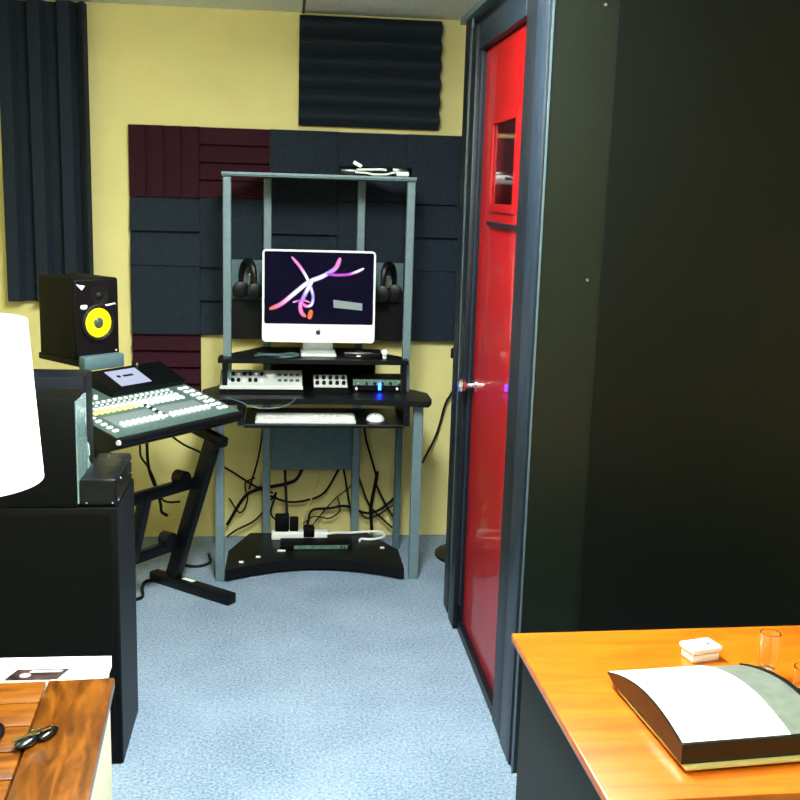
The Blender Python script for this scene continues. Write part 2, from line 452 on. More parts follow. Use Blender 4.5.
# fruit mark on the chin
def mark(b):
    cx_, cz_, s = -.002, .043, .0105
    pts = []
    for k in range(40):
        a = 2*PI*k/40; r = s*(1-.14*math.exp(-((a-PI/2)/.35)**2)-.10*math.exp(-((a-3*PI/2)/.3)**2))
        x, z = r*math.cos(a), r*math.sin(a)*1.03
        d = math.hypot(x-s*1.25, z-.001)
        if d < s*.55:
            k2 = s*.55/max(d, 1e-6); x = s*1.25+(x-s*1.25)*k2; z = .001+(z-.001)*k2
        pts.append((cx_+x, cz_+z))
    prism(b, pts, 'y', -.0015, .001)
    prism(b, [(cx_+.0005, cz_+s*1.05), (cx_+.0015, cz_+s*1.5), (cx_+.006, cz_+s*1.75), (cx_+.005, cz_+s*1.3)], 'y', -.0015, .001)
    tx(b)
part('fruit_emblem', 'bluelogo', imac, mark)

# glowing ribbons on the wallpaper: flat shapes in the plane of the screen
def wp_mat():
    m = bpy.data.materials.new('ribbon_glow'); m.use_nodes = True; nt = m.node_tree
    b = nt.nodes['Principled BSDF']; b.inputs['Base Color'].default_value = (0, 0, 0, 1)
    a = nt.nodes.new('ShaderNodeVertexColor'); a.layer_name = 'glow'
    nt.links.new(a.outputs['Color'], b.inputs['Emission Color']); b.inputs['Emission Strength'].default_value = .5
    return m
WP = wp_mat()
SW, SH, SZ = W-.018, HH-.088, .082-.003
def scrpt(u, v):       # 0..1 across, 0..1 up
    return ((u-.5)*SW, SZ+v*SH)
C_W, C_P, C_M, C_O, C_B = (235, 225, 255), (240, 110, 190), (170, 30, 190), (240, 90, 50), (140, 130, 255)
ribbons = [
 ([(.045, .20), (.15, .27), (.27, .42), (.40, .58), (.52, .66), (.60, .73), (.655, .80), (.69, .93)], [C_O, C_P, C_W, C_W, C_W, C_B, C_P, C_P], .016),
 ([(.245, .93), (.32, .80), (.38, .66), (.42, .52), (.445, .38), (.43, .27), (.38, .25), (.34, .30)], [C_P, C_P, C_W, C_W, C_B, C_W, C_P, C_P], .011),
 ([(.44, .62), (.40, .50), (.36, .38), (.33, .26), (.34, .16), (.38, .10)], [C_W, C_W, C_B, C_P, C_P, C_O], .015),
 ([(.57, .70), (.66, .69), (.76, .70), (.84, .74), (.91, .79)], [C_M, C_M, C_M, C_W, C_W], .010),
 ([(.41, .07), (.42, .13), (.43, .20)], [C_O, C_O, (200, 90, 40)], .017),
 ([(.26, .30), (.31, .32), (.36, .33), (.42, .30)], [C_W, C_M, C_P, C_P], .007),
]
def ribbon(pts, cols, w, depth):
    w *= 1.3
    bm = bmesh.new(); P = smooth_path([(scrpt(u, v)[0], 0, scrpt(u, v)[1]) for u, v in pts], 8)
    n = len(P); rows = []; cc = []
    for i, p in enumerate(P):
        d = (P[min(i+1, n-1)]-P[max(i-1, 0)]).normalized(); q = Vector((-d.z, 0, d.x))
        e = min(1, .4+ .6*math.sqrt(min(i, n-1-i)/4))
        t = i/(n-1)*(len(cols)-1); a = int(min(t, len(cols)-2)); f = t-a
        c = [cols[a][j]*(1-f)+cols[a+1][j]*f for j in range(3)]
        row = []
        for s in (-1, -.55, 0, .55, 1):
            v = bm.verts.new(p+q*s*w*.5*e+Vector((0, depth, 0))); row.append(v)
            k = {0: 1.15, .55: .95, 1: .25}[abs(s)]
            cc.append([min(255, x*k) for x in c])
        rows.append(row)
    for i in range(n-1):
        for k in range(4): bm.faces.new((rows[i][k], rows[i][k+1], rows[i+1][k+1], rows[i+1][k]))
    tx(bm)
    o = obj('wallpaper_ribbon', bm, WP, display)
    ca = o.data.color_attributes.new('glow', 'FLOAT_COLOR', 'POINT')
    for i, c in enumerate(cc): ca.data[i].color = lin(c)
for i, (p, c, w) in enumerate(ribbons): ribbon(p, c, w, -.0024-.0002*i)
def reflection_patch(b):  # room reflection painted as a pale glowing patch on the screen
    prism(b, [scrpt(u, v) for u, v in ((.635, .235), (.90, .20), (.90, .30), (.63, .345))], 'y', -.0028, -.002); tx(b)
m_reflection = mat('screen_reflection', (20, 20, 20), .3, emit=(140, 158, 152), es=.4)
part('screen_reflection', m_reflection, display, reflection_patch, label='pale grey slanted reflection painted on the screen')

# headphones hanging on the back panel
def headphones(x, y, z, s, label):
    t = thing('headphones', label, 'headphones', (x, y, z), math.radians(28*s))
    P = []
    for k in range(19):
        a = PI*k/18
        P.append((s*.010*math.cos(a) + s*.0*math.cos(a), -.045*math.cos(a), .095*math.sin(a)**.7))
    def hb(b): tube(b, P, [.009+.009*math.sin(PI*i/18) for i in range(19)], 8)
    part('headband', 'metalblack', t, hb, True)
    for q in (-1, 1):
        c = Vector((-q*s*.012, q*.045, -.03))
        def cup(b):
            m = Matrix.Translation(c) @ Matrix.Rotation(math.radians(-20*s), 4, 'Z')
            bm2 = b; lathe(bm2, [(.022, -.014), (.036, -.010), (.038, .0), (.036, .010), (.022, .016), (0, .018)], (0, 0, 0), 'y', 24)
            for v in b.verts: v.co = m @ v.co
        part('ear_cup', 'metalblack', t, cup, True)
    def slider(b): box(b, -.006-.02*s, .006-.02*s, -.062, -.055, .0, .05, .002)
    part('slider', 'chrome', t, slider, label='shiny metal slider')
headphones(-.150, 4.665, 1.215, 1, 'glossy black headphones hanging left of the computer monitor')
headphones(.470, 4.665, 1.215, -1, 'glossy black headphones hanging right of the computer monitor')

# ------------------------------------------------------------------ desk gear
def gear_box(name, label, cat, x, y, z, w, d, hf, hb, body, panel, rz=0):
    """low desktop unit with a sloping control face"""
    t = thing(name, label, cat, (x, y, z), rz)
    def bd(b): prism(b, [(-d/2, 0), (-d/2, hf), (d/2, hb), (d/2, 0)], 'x', -w/2, w/2)
    part('casing', body, t, bd)
    a = math.atan2(hb-hf, d)
    m = Matrix.Translation((0, -d/2, hf)) @ Matrix.Rotation(a, 4, 'X')
    L = math.hypot(d, hb-hf)
    def pn(b): box(b, -w/2+.004, w/2-.004, .004, L-.004, 0, .002, mtx=m)
    part('control_face', panel, t, pn)
    return t, m, L
DZ = .787
t, m, L = gear_box('desktop_mixer', 'silver desktop mixer with knobs on the left of the desk', 'mixer', -.083, 4.42, DZ, .348, .13, .024, .075, 'navyblack', 'alu')
part('front_lip', 'alu', t, lambda b: box(b, -.1725, .1725, -.083, -.075, .018, .032, .001))
for i in range(7):
    for j in range(2):
        x = -.145+i*.024; y = .045+j*.05
        part('knob', 'rubber' if (i+j) % 3 else 'white', t, lambda b: (lathe(b, [(.008, .002), (.007, .014), (0, .015)], (x, y, 0), 'z', 12), tx(b, m)), True)
part('jog_wheel', 'white', t, lambda b: (lathe(b, [(.022, .002), (.021, .012), (.014, .015), (0, .015)], (.035, .10, 0), 'z', 28), tx(b, m)), True)
for i in range(4):
    for j in range(2):
        x = .075+i*.025; y = .05+j*.045
        part('key', 'panelgrey', t, lambda b: (box(b, x-.008, x+.008, y-.008, y+.008, .002, .006, .001), tx(b, m)))

t, m, L = gear_box('headphone_amplifier', 'small silver control box between the mixer and the LED unit', 'amplifier', (.207), 4.41, DZ, .150, .10, .022, .062, 'black', 'alu')
for i in range(5):
    for j in range(2):
        x = -.056+i*.028; y = .03+j*.042
        part('knob', 'rubber', t, lambda b: (lathe(b, [(.0085, .002), (.007, .015), (0, .016)], (x, y, 0), 'z', 12), tx(b, m)), True)

t = thing('audio_interface', 'black audio unit with green-grey face and glowing blue light', 'audio interface', (.412, 4.45, DZ))
part('casing', 'black', t, lambda b: box(b, -.112, .108, -.06, .09, .006, .056, .003))
for x in (-.1, .085):
    for y in (-.055, .07):
        part('foot', 'rubber', t, lambda b: box(b, x, x+.015, y, y+.015, 0, .006))
part('faceplate', 'greenstrip', t, lambda b: box(b, -.110, .106, -.063, -.06, .030, .055))
for i in range(6):
    x = -.085+i*.034
    part('knob', 'chrome' if i in (0, 5) else 'rubber', t, lambda b: lathe(b, [(.006, 0), (.005, -.010), (0, -.011)], (x, -.063, .039), 'y', 12), True)
part('status_light', 'led', t, lambda b: box(b, -.001, .011, -.068, -.060, .010, .040, .002), True, label='glowing blue light')
for x in (-.095, .08):
    part('jack', 'white', t, lambda b: lathe(b, [(.006, 0), (.006, -.005), (0, -.005)], (x, -.06, .016), 'y', 12), True)

# dark long case at the rear of the desktop, under the monitor shelf
o = part('equipment_case', 'black', None, lambda b: box(b, -.05, .42, 4.64, 4.735, DZ, DZ+.085, .006), True)
tag(o, 'long low black case at the back of desktop, under the shelf', 'equipment case')

# on the monitor shelf
SZm = .933
t = thing('card_reader', 'flat black box on monitor shelf, right of computer stand', 'card reader', (.345, 4.44, SZm))
part('casing', 'gloss', t, lambda b: box(b, -.08, .08, -.06, .06, 0, .024, .004), True)
part('badge', 'alu', t, lambda b: box(b, -.03, -.012, -.0615, -.06, .008, .014))
t = thing('volume_knob', 'small round white knob on the right end of monitor shelf', 'volume knob', (.435, 4.40, SZm))
part('base', 'alu', t, lambda b: lathe(b, [(.010, 0), (.009, .012)], n=16), True)
part('dial', 'white', t, lambda b: lathe(b, [(.006, .012), (.014, .016), (.015, .028), (.010, .036), (0, .038)], n=20), True)

# keyboard and mouse
t = thing('keyboard', 'silver and white keyboard on the pull-out tray', 'keyboard', (.100, 4.265, .690))
part('case', 'alu', t, lambda b: prism(b, [(-.062, 0), (-.062, .008), (.062, .018), (.062, 0)], 'x', -.205, .205))
a = math.atan2(.010, .124); mk = Matrix.Translation((0, -.062, .008)) @ Matrix.Rotation(a, 4, 'X')
for r in range(5):
    x = -.198
    ws = [.0245]*14+[.038] if r != 0 else [.03, .025, .025, .03, .13, .03, .025, .025, .025, .025]
    if r: ws = [.0245+.004*r]+[.0245]*13; ws[-1] += .396-sum(ws)
    else: ws[-1] += .396-sum(ws)
    for w in ws:
        part('key', 'white' if not (5 < r) else 'alu', t, lambda b: (box(b, x+.001, x+w-.001, .010+r*.022, .029+r*.022, 0, .004, .0008, 1), tx(b, mk)))
        x += w
t = thing('mouse', 'white computer mouse on the pull-out tray beside the keyboard', 'mouse', (.392, 4.285, .690))
def ms(b):
    bmesh.ops.create_uvsphere(b, u_segments=24, v_segments=14, radius=1)
    for v in b.verts: v.co = Vector((v.co.x*.038, v.co.y*.050, max(0, v.co.z)*.028))
part('shell', 'white', t, ms, True)
part('scroll_ball', 'panelgrey', t, lambda b: lathe(b, [(.004, .0), (.0035, .003), (0, .004)], (0, -.022, .0245), 'z', 12), True)

# on the top shelf
o = part('power_adapter', 'gloss', None, lambda b: box(b, .235, .385, 4.43, 4.47, 1.693, 1.718, .004), True)
tag(o, 'flat black bar lying on the top shelf of the hutch', 'power adapter')
o = part('power_adapter', 'gloss', None, lambda b: box(b, .45, .535, 4.44, 4.52, 1.693, 1.730, .006), True)
tag(o, 'black adapter block at the right end of hutch top', 'power adapter')
t = thing('white_cable', 'white charger cable lying along the hutch top', 'cable', (.40, 4.41, 1.693))
part('lead', 'white', t, lambda b: tube(b, smooth_path([(-.105, 0, .012), (-.06, -.005, .010), (-.03, -.008, .005), (.02, -.01, .006), (.05, -.005, .014), (.08, 0, .016)]), .0045, 8), True)
part('lead', 'white', t, lambda b: tube(b, smooth_path([(-.10, .01, .022), (-.05, .008, .024), (.0, .006, .026), (.025, .006, .024)]), .005, 8), True)
part('plug', 'white', t, lambda b: box(b, .065, .118, -.012, .014, .0, .020, .006), True)
part('plug', 'white', t, lambda b: box(b, -.02, .02, -.006, .006, -.008, .008, .004, mtx=Matrix.Translation((-.095, .012, .044)) @ Matrix.Rotation(math.radians(28), 4, 'Y')), True)

# on the bottom shelf
BZ = .058
t = thing('power_strip', 'white power strip on bottom shelf with black plugs in it', 'power strip', (.06, 4.62, BZ))
part('body', 'white', t, lambda b: box(b, -.10, .155, -.025, .025, 0, .035, .005), True)
part('socket_row', 'alu', t, lambda b: box(b, -.095, .02, -.015, .015, .035, .037, .001))
part('plug', 'black', t, lambda b: box(b, -.085, -.02, -.02, .022, .037, .115, .006), True)
part('plug', 'black', t, lambda b: box(b, -.018, .022, -.018, .022, .037, .100, .006), True)
part('plug', 'black', t, lambda b: box(b, .045, .095, -.03, .022, .012, .060, .005), True)
part('cable', 'white', t, lambda b: tube(b, smooth_path([(.15, 0, .02), (.20, .02, .018), (.27, .05, .008), (.36, .06, .010), (.41, .04, .012), (.415, -.01, .008), (.36, -.04, .006), (.31, -.035, .006), (.30, -.06, .006)]), .006, 8), True)
t = thing('rack_unit', 'flat black rack unit with green-grey face on the bottom shelf', 'rack unit', (.16, 4.50, BZ))
part('casing', 'black', t, lambda b: box(b, -.16, .16, -.04, .06, 0, .022, .003), True)
part('faceplate', 'greenstrip', t, lambda b: box(b, -.10, .14, -.043, -.04, .004, .020))
for x in (-.13, -.115, .11, .125, .14):
    part('button', 'rubber', t, lambda b: lathe(b, [(.004, 0), (.0035, -.006), (0, -.006)], (x, -.043, .012), 'y', 10))
for x, y, w, lab in ((.005, 4.44, .018, 'thin white cable tie on bottom shelf under the power strip'), (.455, 4.47, .010, 'tiny white clip at the right end of the bottom shelf'), (-.095, 4.365, .010, 'tiny white clip on front left of the bottom shelf'), (-.165, 4.30, .010, 'pale scrap on bottom shelf edge beside the left post')):
    o = part('cable_clip', 'white', None, lambda b: box(b, x-w, x+w, y-.006, y+.006, BZ, BZ+.007, .002)); tag(o, lab, 'cable clip')

# ------------------------------------------------------------------ cables
def cable(pts, r, label, m='rubber', group='loose black cables behind and under the desk'):
    bm = bmesh.new(); tube(bm, smooth_path(pts), r, 6); tag(obj('cable', bm, m, None, True), label, 'cable', group)
yb = 4.785
cab = [
 ([(-.61, 4.5, .63), (-.606, 4.5, .516), (-.602, 4.5, .472), (-.573, 4.5, .427), (-.549, 4.5, .373), (-.524, 4.5, .296), (-.494, 4.5, .269), (-.44, 4.52, .264)], .006, 'thin black cable hanging leftmost under the mixing console'),
 ([(-.58, 4.53, .63), (-.58, 4.53, .525), (-.577, 4.53, .44), (-.566, 4.53, .382), (-.537, 4.53, .301), (-.525, 4.53, .246), (-.521, 4.53, .214), (-.495, 4.53, .196)], .009, 'thicker black cable hanging second from left under the mixing console'),
 ([(-.52, 4.6, .60), (-.491, 4.6, .552), (-.432, 4.62, .499), (-.364, 4.66, .454), (-.308, 4.7, .4), (-.236, yb, .335), (-.118, yb, .258), (-.035, yb, .225)], .006, 'black cable running from the mixing console down to the desk'),
 ([(-.08, yb, .66), (-.088, yb, .50), (-.111, yb, .37), (-.147, yb, .245)], .006, 'black cable falling left of the desk rear post'),
 ([(-.25, yb, .07), (-.170, yb, .205), (-.1, yb, .245), (.011, yb, .268), (.072, yb, .292), (.108, yb, .36)], .010, 'thick black cable curving up to the grey desk panel'),
 ([(-.25, yb, .012), (-.206, yb, .045), (-.123, yb, .09), (-.058, yb, .16)], .006, 'black cable low at the foot of the back wall'),
 ([(-.05, yb, .212), (.034, yb, .182), (.123, yb, .19), (.207, yb, .23), (.281, yb, .36)], .007, 'black cable swagged under the grey desk panel'),
 ([(.115, 4.64, .08), (.128, 4.70, .11), (.15, yb, .14), (.233, yb, .15), (.308, yb, .16), (.408, yb, .125), (.484, yb, .15), (.563, yb, .223)], .008, 'black cable arching from power strip to the right desk leg'),
 ([(.265, yb, .60), (.268, yb, .495), (.285, yb, .384), (.306, yb, .282), (.338, yb, .095)], .006, 'black cable falling behind right rear post of desk'),
 ([(.38, yb, .62), (.395, yb, .495), (.42, yb, .408), (.451, yb, .305)], .007, 'black cable coming down to the plug joint on the wall'),
 ([(.454, yb, .330), (.448, yb, .28), (.428, yb, .15), (.436, yb, .03)], .011, 'thickest black cable with plug end, right half of the wall'),
 ([(.452, yb, .262), (.508, yb, .15), (.558, yb, .074)], .006, 'black cable running diagonally to the foot of the right post'),
 ([(.33, yb, .42), (.371, yb, .292), (.421, yb, .164), (.496, yb, .085), (.559, yb, .03)], .006, 'black cable slanting to lower right behind the desk'),
 ([(.019, 4.70, .36), (.022, 4.68, .30), (.025, 4.66, .253), (.03, 4.63, .17)], .008, 'black cable dropping straight to the power strip plug'),
]
cab += [
 ([(-.24, yb, .20), (-.19, yb, .13), (-.155, yb, .19), (-.165, yb, .27), (-.12, yb, .30)], .005, 'thin looped black cable low between left post and rear post of desk'),
 ([(-.10, yb, .26), (-.05, 4.76, .20), (-.02, 4.74, .24), (-.045, 4.72, .15), (-.01, 4.70, .11)], .006, 'tangled black cable curling beside the left rear post'),
 ([(.14, yb, .05), (.20, yb, .13), (.26, yb, .20), (.33, yb, .26), (.36, yb, .34)], .004, 'thin black cable rising diagonally to the right rear post'),
 ([(.10, yb, .07), (.16, yb, .11), (.23, yb, .10), (.28, yb, .14), (.27, yb, .20)], .004, 'thin black cable making a small hook above the white lead'),
 ([(.36, yb, .15), (.41, yb, .10), (.47, yb, .12), (.53, yb, .16), (.57, yb, .14)], .005, 'thin black cable low on the wall beside the right post'),
]
for p, r, l in cab: cable(p, r*.8, l)
cable([(.668, 4.8, .368), (.731, 4.8, .505), (.768, 4.8, .651), (.795, 4.8, .704), (.84, 4.8, .80)], .005, 'thin black cable on the wall between desk and red door', group=None)
cable([(-.40, 4.26, .008), (-.459, 4.249, .008), (-.551, 4.229, .008), (-.561, 4.15, .008), (-.549, 4.052, .008), (-.60, 4.01, .008)], .007, 'black cable bending on the carpet beside the console stand foot', group=None)
cable([(-.46, 4.5, .008), (-.412, 4.417, .008), (-.351, 4.402, .008), (-.307, 4.451, .008), (-.32, 4.56, .008)], .006, 'black cable on the carpet behind the left desk post', group=None)
cable([(-.22, 4.19, .80), (-.161, 4.165, .785), (-.125, 4.165, .768), (-.077, 4.165, .760), (-.005, 4.165, .764), (.042, 4.185, .782), (.06, 4.22, .792)], .0025, 'thin grey wire drooping over the front edge of the desktop', 'panelgrey', None)
cable([(-.10, 4.44, .94), (-.083, 4.42, .94), (-.04, 4.36, .94), (.034, 4.36, .94), (.07, 4.41, .94), (.04, 4.385, .95), (-.007, 4.345, .95), (-.063, 4.345, .95), (-.11, 4.38, .94)], .006, 'grey cable loop lying on monitor shelf left of the stand', 'panelgrey', None)
cable([(.099, 4.7, .07), (.112, 4.74, .142), (.158, yb, .228), (.189, yb, .34)], .003, 'thin pale string rising from the power strip', 'beige', None)

# ------------------------------------------------------------------ mixing console
tilt = math.radians(13); mrz = math.radians(49.83)
con = thing('mixing_console', 'grey digital mixing console with rows of lit buttons and faders', 'mixing console', (-.553, 3.565, .77), mrz, None, 0)
con.rotation_euler = (tilt, 0, mrz)
CW, CD = .622, .46
part('chassis', 'mixbody', con, lambda b: prism(b, [(0, -.035), (0, -.005), (.01, 0), (CD, 0), (CD, -.09), (.06, -.075)], 'x', 0, CW), label='dark lower chassis')
part('front_rail', 'metalblack', con, lambda b: tube(b, [(.004, -.002, -.012), (CW-.004, -.002, -.012)], .012, 12), True)
part('rail_cap', 'white', con, lambda b: lathe(b, [(.009, -.006), (.010, .002), (0, .002)], (.002, -.004, -.010), 'x', 12), True, label='small white end cap')
part('top_plate', 'mixpanel', con, lambda b: box(b, .004, CW-.004, .012, CD-.004, 0, .003))
part('fader_field', 'mixgrey', con, lambda b: box(b, .075, .285, .065, .170, .003, .0042))
part('fader_field', 'mixgrey', con, lambda b: box(b, .315, .52, .065, .170, .003, .0042))
def housing(b):
    prism(b, [(.312, .003), (.300, .028), (.452, .055), (.456, .003)], 'x', .235, CW-.02)
h = part('screen_housing', 'metalblack', con, housing)
sa = math.atan2(.027, .152); ms_ = Matrix.Translation((.062, .30, .028)) @ Matrix.Rotation(sa, 4, 'X')
disp = part('display', 'display', h, lambda b: (box(b, .235, .385, .03, .135, 0, .002), tx(b, ms_)), label='pale lit display')
part('display_mark', 'dispdark', h, lambda b: (box(b, .262, .278, .085, .099, .002, .003), tx(b, ms_)))
part('display_mark', 'dispdark', h, lambda b: (box(b, .292, .340, .085, .097, .002, .003), tx(b, ms_)))
part('encoder', 'chrome', h, lambda b: (lathe(b, [(.008, 0), (.007, .014), (0, .015)], (.41, .145, 0), 'z', 12), tx(b, ms_)), True)
def but(x, y, m, w=.008, d=.006, nm='button', hgt=.007):
    part(nm, m, con, lambda b: box(b, x-w, x+w, y-d, y+d, .003, .003+hgt, .0015, 1))
for i in range(17):
    x = .07+i*.0265
    but(x, .285, 'butwhite', .0075, .006)
    but(x, .262, 'butwhite', .005, .004)
    but(x, .235, 'butwhite', .0085, .010)
    but(x, .205, 'butyellow' if i < 8 else 'butwhite', .0085, .012, 'lit_strip')
for i in range(8):
    but(.095+i*.0262, .085, 'butwhite', .0075, .012, 'fader_cap', .012)
for i in range(8):
    but(.330+i*.0262, .085, 'butwhite', .0075, .012, 'fader_cap', .012)
for i in range(8):
    but(.300, .085+i*.016, 'butwhite' if i % 2 == 0 else 'mixbody', .007, .005)
for i in range(9):
    but(.035, .055+i*.03, 'butwhite', .012, .006)
for i in range(7):
    but(.555, .06+i*.036, 'butwhite', .010, .009); but(.585, .06+i*.036, 'butwhite', .010, .009)
for i in range(5):
    part('gain_knob', 'butwhite', con, lambda b: lathe(b, [(.009, .003), (.008, .016), (0, .017)], (.06+i*.028, .325+.02*(i % 2), 0), 'z', 12), True)
part('red_meter', mat('dim_red_panel', (110, 30, 40), .4), con, lambda b: box(b, .10, .175, .36, .43, .003, .006), label='small dark red panel')

# stand beneath the console
st = thing('console_stand', 'black slanted metal stand carrying the mixing console', 'stand', (-.19, 4.0, 0), mrz)
# local x runs along the console front, local y to its rear
def post_at(x):
    t = .6/.22
    return (x, .315, .04), (x, .085, .655)
for x in (-.015, -.515):
    part('foot', 'metalblack', st, lambda b: bar(b, (x, -.015 if x > -.1 else .06, .022), (x, .43, .022), .05, .044, bev=.006), True)
    p, q = post_at(x)
    part('post', 'metalblack', st, lambda b: bar(b, p, q, .035, .065, (0, -1, .3), .006), True)
    part('arm', 'metalblack', st, lambda b: bar(b, (x, .02, .655), (x, .38, .735), .035, .04, bev=.005), True)
    part('clamp_knob', 'metalblack', st, lambda b: tube(b, [(x-.03, .07, .64), (x+.05, .07, .64)], .018, 12), True)
for y, z in ((.20, .465), (.28, .195)):
    part('cross_bar', 'metalblack', st, lambda b: bar(b, (-.515, y, z), (-.015, y, z), .035, .045, bev=.005), True)
    part('locking_knob', 'metalblack', st, lambda b: tube(b, [(-.07, y-.02, z+.03), (-.07, y+.03, z+.03)], [.03, .03], 14), True)
part('brace', 'metalblack', st, lambda b: bar(b, (-.265, .28, .19), (-.265, .195, .47), .035, .045, (0, -1, .3), .005), True)
part('foot_sticker', 'white', st, lambda b: box(b, -.02, .0, .20, .26, .044, .0455), label='white sticker on the foot')

# ------------------------------------------------------------------ studio monitors on stands
def studio_monitor(loc, rz_, sc, label):
    t = thing('studio_monitor', label, 'loudspeaker', loc, rz_, 'black studio monitors with yellow cones')
    w, d, hh = .166*sc, .216*sc, .262*sc
    part('cabinet', 'black', t, lambda b: box(b, -w/2, w/2, 0, d, 0, hh, .008*sc, 3), True)
    part('baffle', 'metalblack', t, lambda b: prism(b, [(x, z+hh/2) for x, z in rrect(w-.012*sc, hh-.012*sc, .012*sc)], 'y', -.004, .002))
    cz = .118*sc
    part('surround', 'rubber', t, lambda b: lathe(b, [(.063*sc, -.004), (.062*sc, -.009), (.055*sc, -.012), (.049*sc, -.008), (.047*sc, -.005)], (0, 0, cz), 'y', 40), True)
    part('cone', 'yellowcone', t, lambda b: lathe(b, [(.048*sc, -.0065), (.046*sc, -.0075), (.032*sc, -.0055), (.018*sc, -.0045)], (0, 0, cz), 'y', 40), True, label='yellow woofer cone')
    part('dust_cap', 'dustcap', t, lambda b: lathe(b, [(.0185*sc, -.0045), (.017*sc, -.009), (.010*sc, -.013), (0, -.0145)], (0, 0, cz), 'y', 32), True)
    part('tweeter', 'rubber', t, lambda b: lathe(b, [(.034*sc, -.004), (.032*sc, -.007), (.014*sc, -.0045), (.010*sc, -.009), (0, -.012)], (.008, 0, .205*sc), 'y', 32), True)
    part('badge', 'white', t, lambda b: prism(b, [(x-.052*sc, z+.172*sc) for x, z in rrect(.024*sc, .014*sc, .005*sc)], 'y', -.0055, -.003), label='white oval badge')
    part('name_strip', 'white', t, lambda b: prism(b, [(.028*sc, .176*sc), (.064*sc, .180*sc), (.070*sc, .172*sc), (.066*sc, .176*sc), (.028*sc, .170*sc)], 'y', -.0055, -.003))
    part('corner_highlight', 'white', t, lambda b: prism(b, [(-.078*sc, .246*sc), (-.046*sc, .240*sc), (-.058*sc, .226*sc)], 'y', -.0055, -.003))  # highlight near the tweeter, painted as a white triangle
    part('power_light', 'white', t, lambda b: lathe(b, [(.0035, -.004), (.003, -.006), (0, -.006)], (.066*sc, 0, .022*sc), 'y', 12))
    return t
studio_monitor((-.600, 3.500, 1.062), math.radians(43), 1, 'black studio monitor with a yellow cone, left of the foam tiles')
studio_monitor((.83, 4.40, .957), math.radians(-25), 1.15, 'black studio monitor half hidden behind the booth, right of foam')

def speaker_stand(loc, rz_, ztop, w, label, brace=True):
    t = thing('speaker_stand', label, 'stand', loc, rz_, 'stands under the studio monitors')
    rb = .085 if brace else .16
    part('platform', 'rubber', t, lambda b: box(b, -w/2+.01, w/2-.01, -.086, .16, ztop-.022, ztop, .003), True)
    part('front_pad', 'panelgrey' if brace else 'rubber', t, lambda b: box(b, -w/2+.006, w/2-.012, -.122, -.086, ztop-.030, ztop+.016, .006), True)
    part('pole', 'metalblack', t, lambda b: tube(b, [(0, .0, .03), (0, .0, ztop-.022)], .014, 14), True)
    part('base_plate', 'metalblack', t, lambda b: lathe(b, [(rb, 0), (rb, .012), (.03, .03), (.02, .05)], n=28), True)
    if brace:
        part('brace', 'metalblack', t, lambda b: bar(b, (0, -.012, ztop-.03), (-.05, -.03, ztop-.12), .018, .012, (0, -1, 0)), True)
    return t
speaker_stand((-.655, 3.56, 0), math.radians(43), 1.061, .17, 'black stand with grey pad under the left studio monitor')
speaker_stand((.865, 4.53, 0), math.radians(-25), .956, .20, 'black stand in the gap between desk and booth', False)

# ------------------------------------------------------------------ left side cabinets
t = thing('black_cabinet', 'large black cabinet on the carpet behind the wooden table', 'cabinet', (-.44, 2.80, 0))
part('body', 'black', t, lambda b: box(b, -.70, -.003, .004, .32, 0, .76, .004), True)
part('front_panel', 'black', t, lambda b: box(b, -.68, -.02, 0, .006, .03, .745))
part('side_panel', 'navyblack', t, lambda b: box(b, -.004, 0, .006, .318, .004, .756), label='blue-black side panel')
t = thing('computer_tower', 'black box with a teal-grey side, standing on the large black cabinet', 'computer tower', (-.543, 2.81, .76))
part('body', 'black', t, lambda b: box(b, -.42, -.004, 0, .145, 0, .30, .004), True)
part('side_cover', 'bag', t, lambda b: box(b, -.005, 0, .004, .142, .01, .292), label='shiny teal-grey side cover')
o = part('tall_cabinet', 'navyblack', None, lambda b: box(b, -1.30, -.583, 3.14, 3.28, 0, 1.062, .005), True)
tag(o, 'tall blue-black cabinet just behind the lampshade, below the studio monitor', 'cabinet')

def crumple(b, x0, x1, y0, y1, z0, z1, seed, amp, n=7, taper=.7):
    rnd = random.Random(seed)
    bmesh.ops.create_cube(b, size=1); bmesh.ops.subdivide_edges(b, edges=b.edges[:], cuts=n, use_grid_fill=True)
    for v in b.verts:
        x, y, z = v.co; h = z+.5; k = 1-(1-taper)*h
        j = [rnd.uniform(-amp, amp) for _ in range(3)]
        if h < .01: j = [j[0]*.5, j[1]*.5, 0]
        v.co = Vector(((x0+x1)/2+x*(x1-x0)*k+j[0], (y0+y1)/2+y*(y1-y0)*k+j[1], z0+h*(z1-z0)+j[2]))
t = thing('road_case', 'small glossy black case with shiny studs on the black cabinet', 'equipment case', (-.493, 2.965, .761))
part('shell', 'bagblack', t, lambda b: box(b, -.049, .049, -.148, .150, 0, .078, .008, 3), True)
for x, y, z in ((.050, -.13, .015), (.050, -.08, .062), (.050, .12, .06), (.050, .13, .02), (-.03, -.149, .012), (.038, -.149, .012), (-.01, .10, .079)):
    part('stud', 'chrome', t, lambda b: lathe(b, [(.0035, 0), (.0028, .003), (0, .0042)], (x, y, z), 'x' if x > .049 else ('z' if z > .07 else 'y'), 10) if not y < -.14 else lathe(b, [(.0035, 0), (.0028, -.003), (0, -.0042)], (x, y, z), 'y', 10), True)
o = part('plastic_bag', 'bag', None, lambda b: crumple(b, -.600, -.550, 2.975, 3.06, .761, .90, 5, .008, 5, .6))
tag(o, 'small crumpled pale teal plastic bag squeezed behind the black box', 'plastic bag')

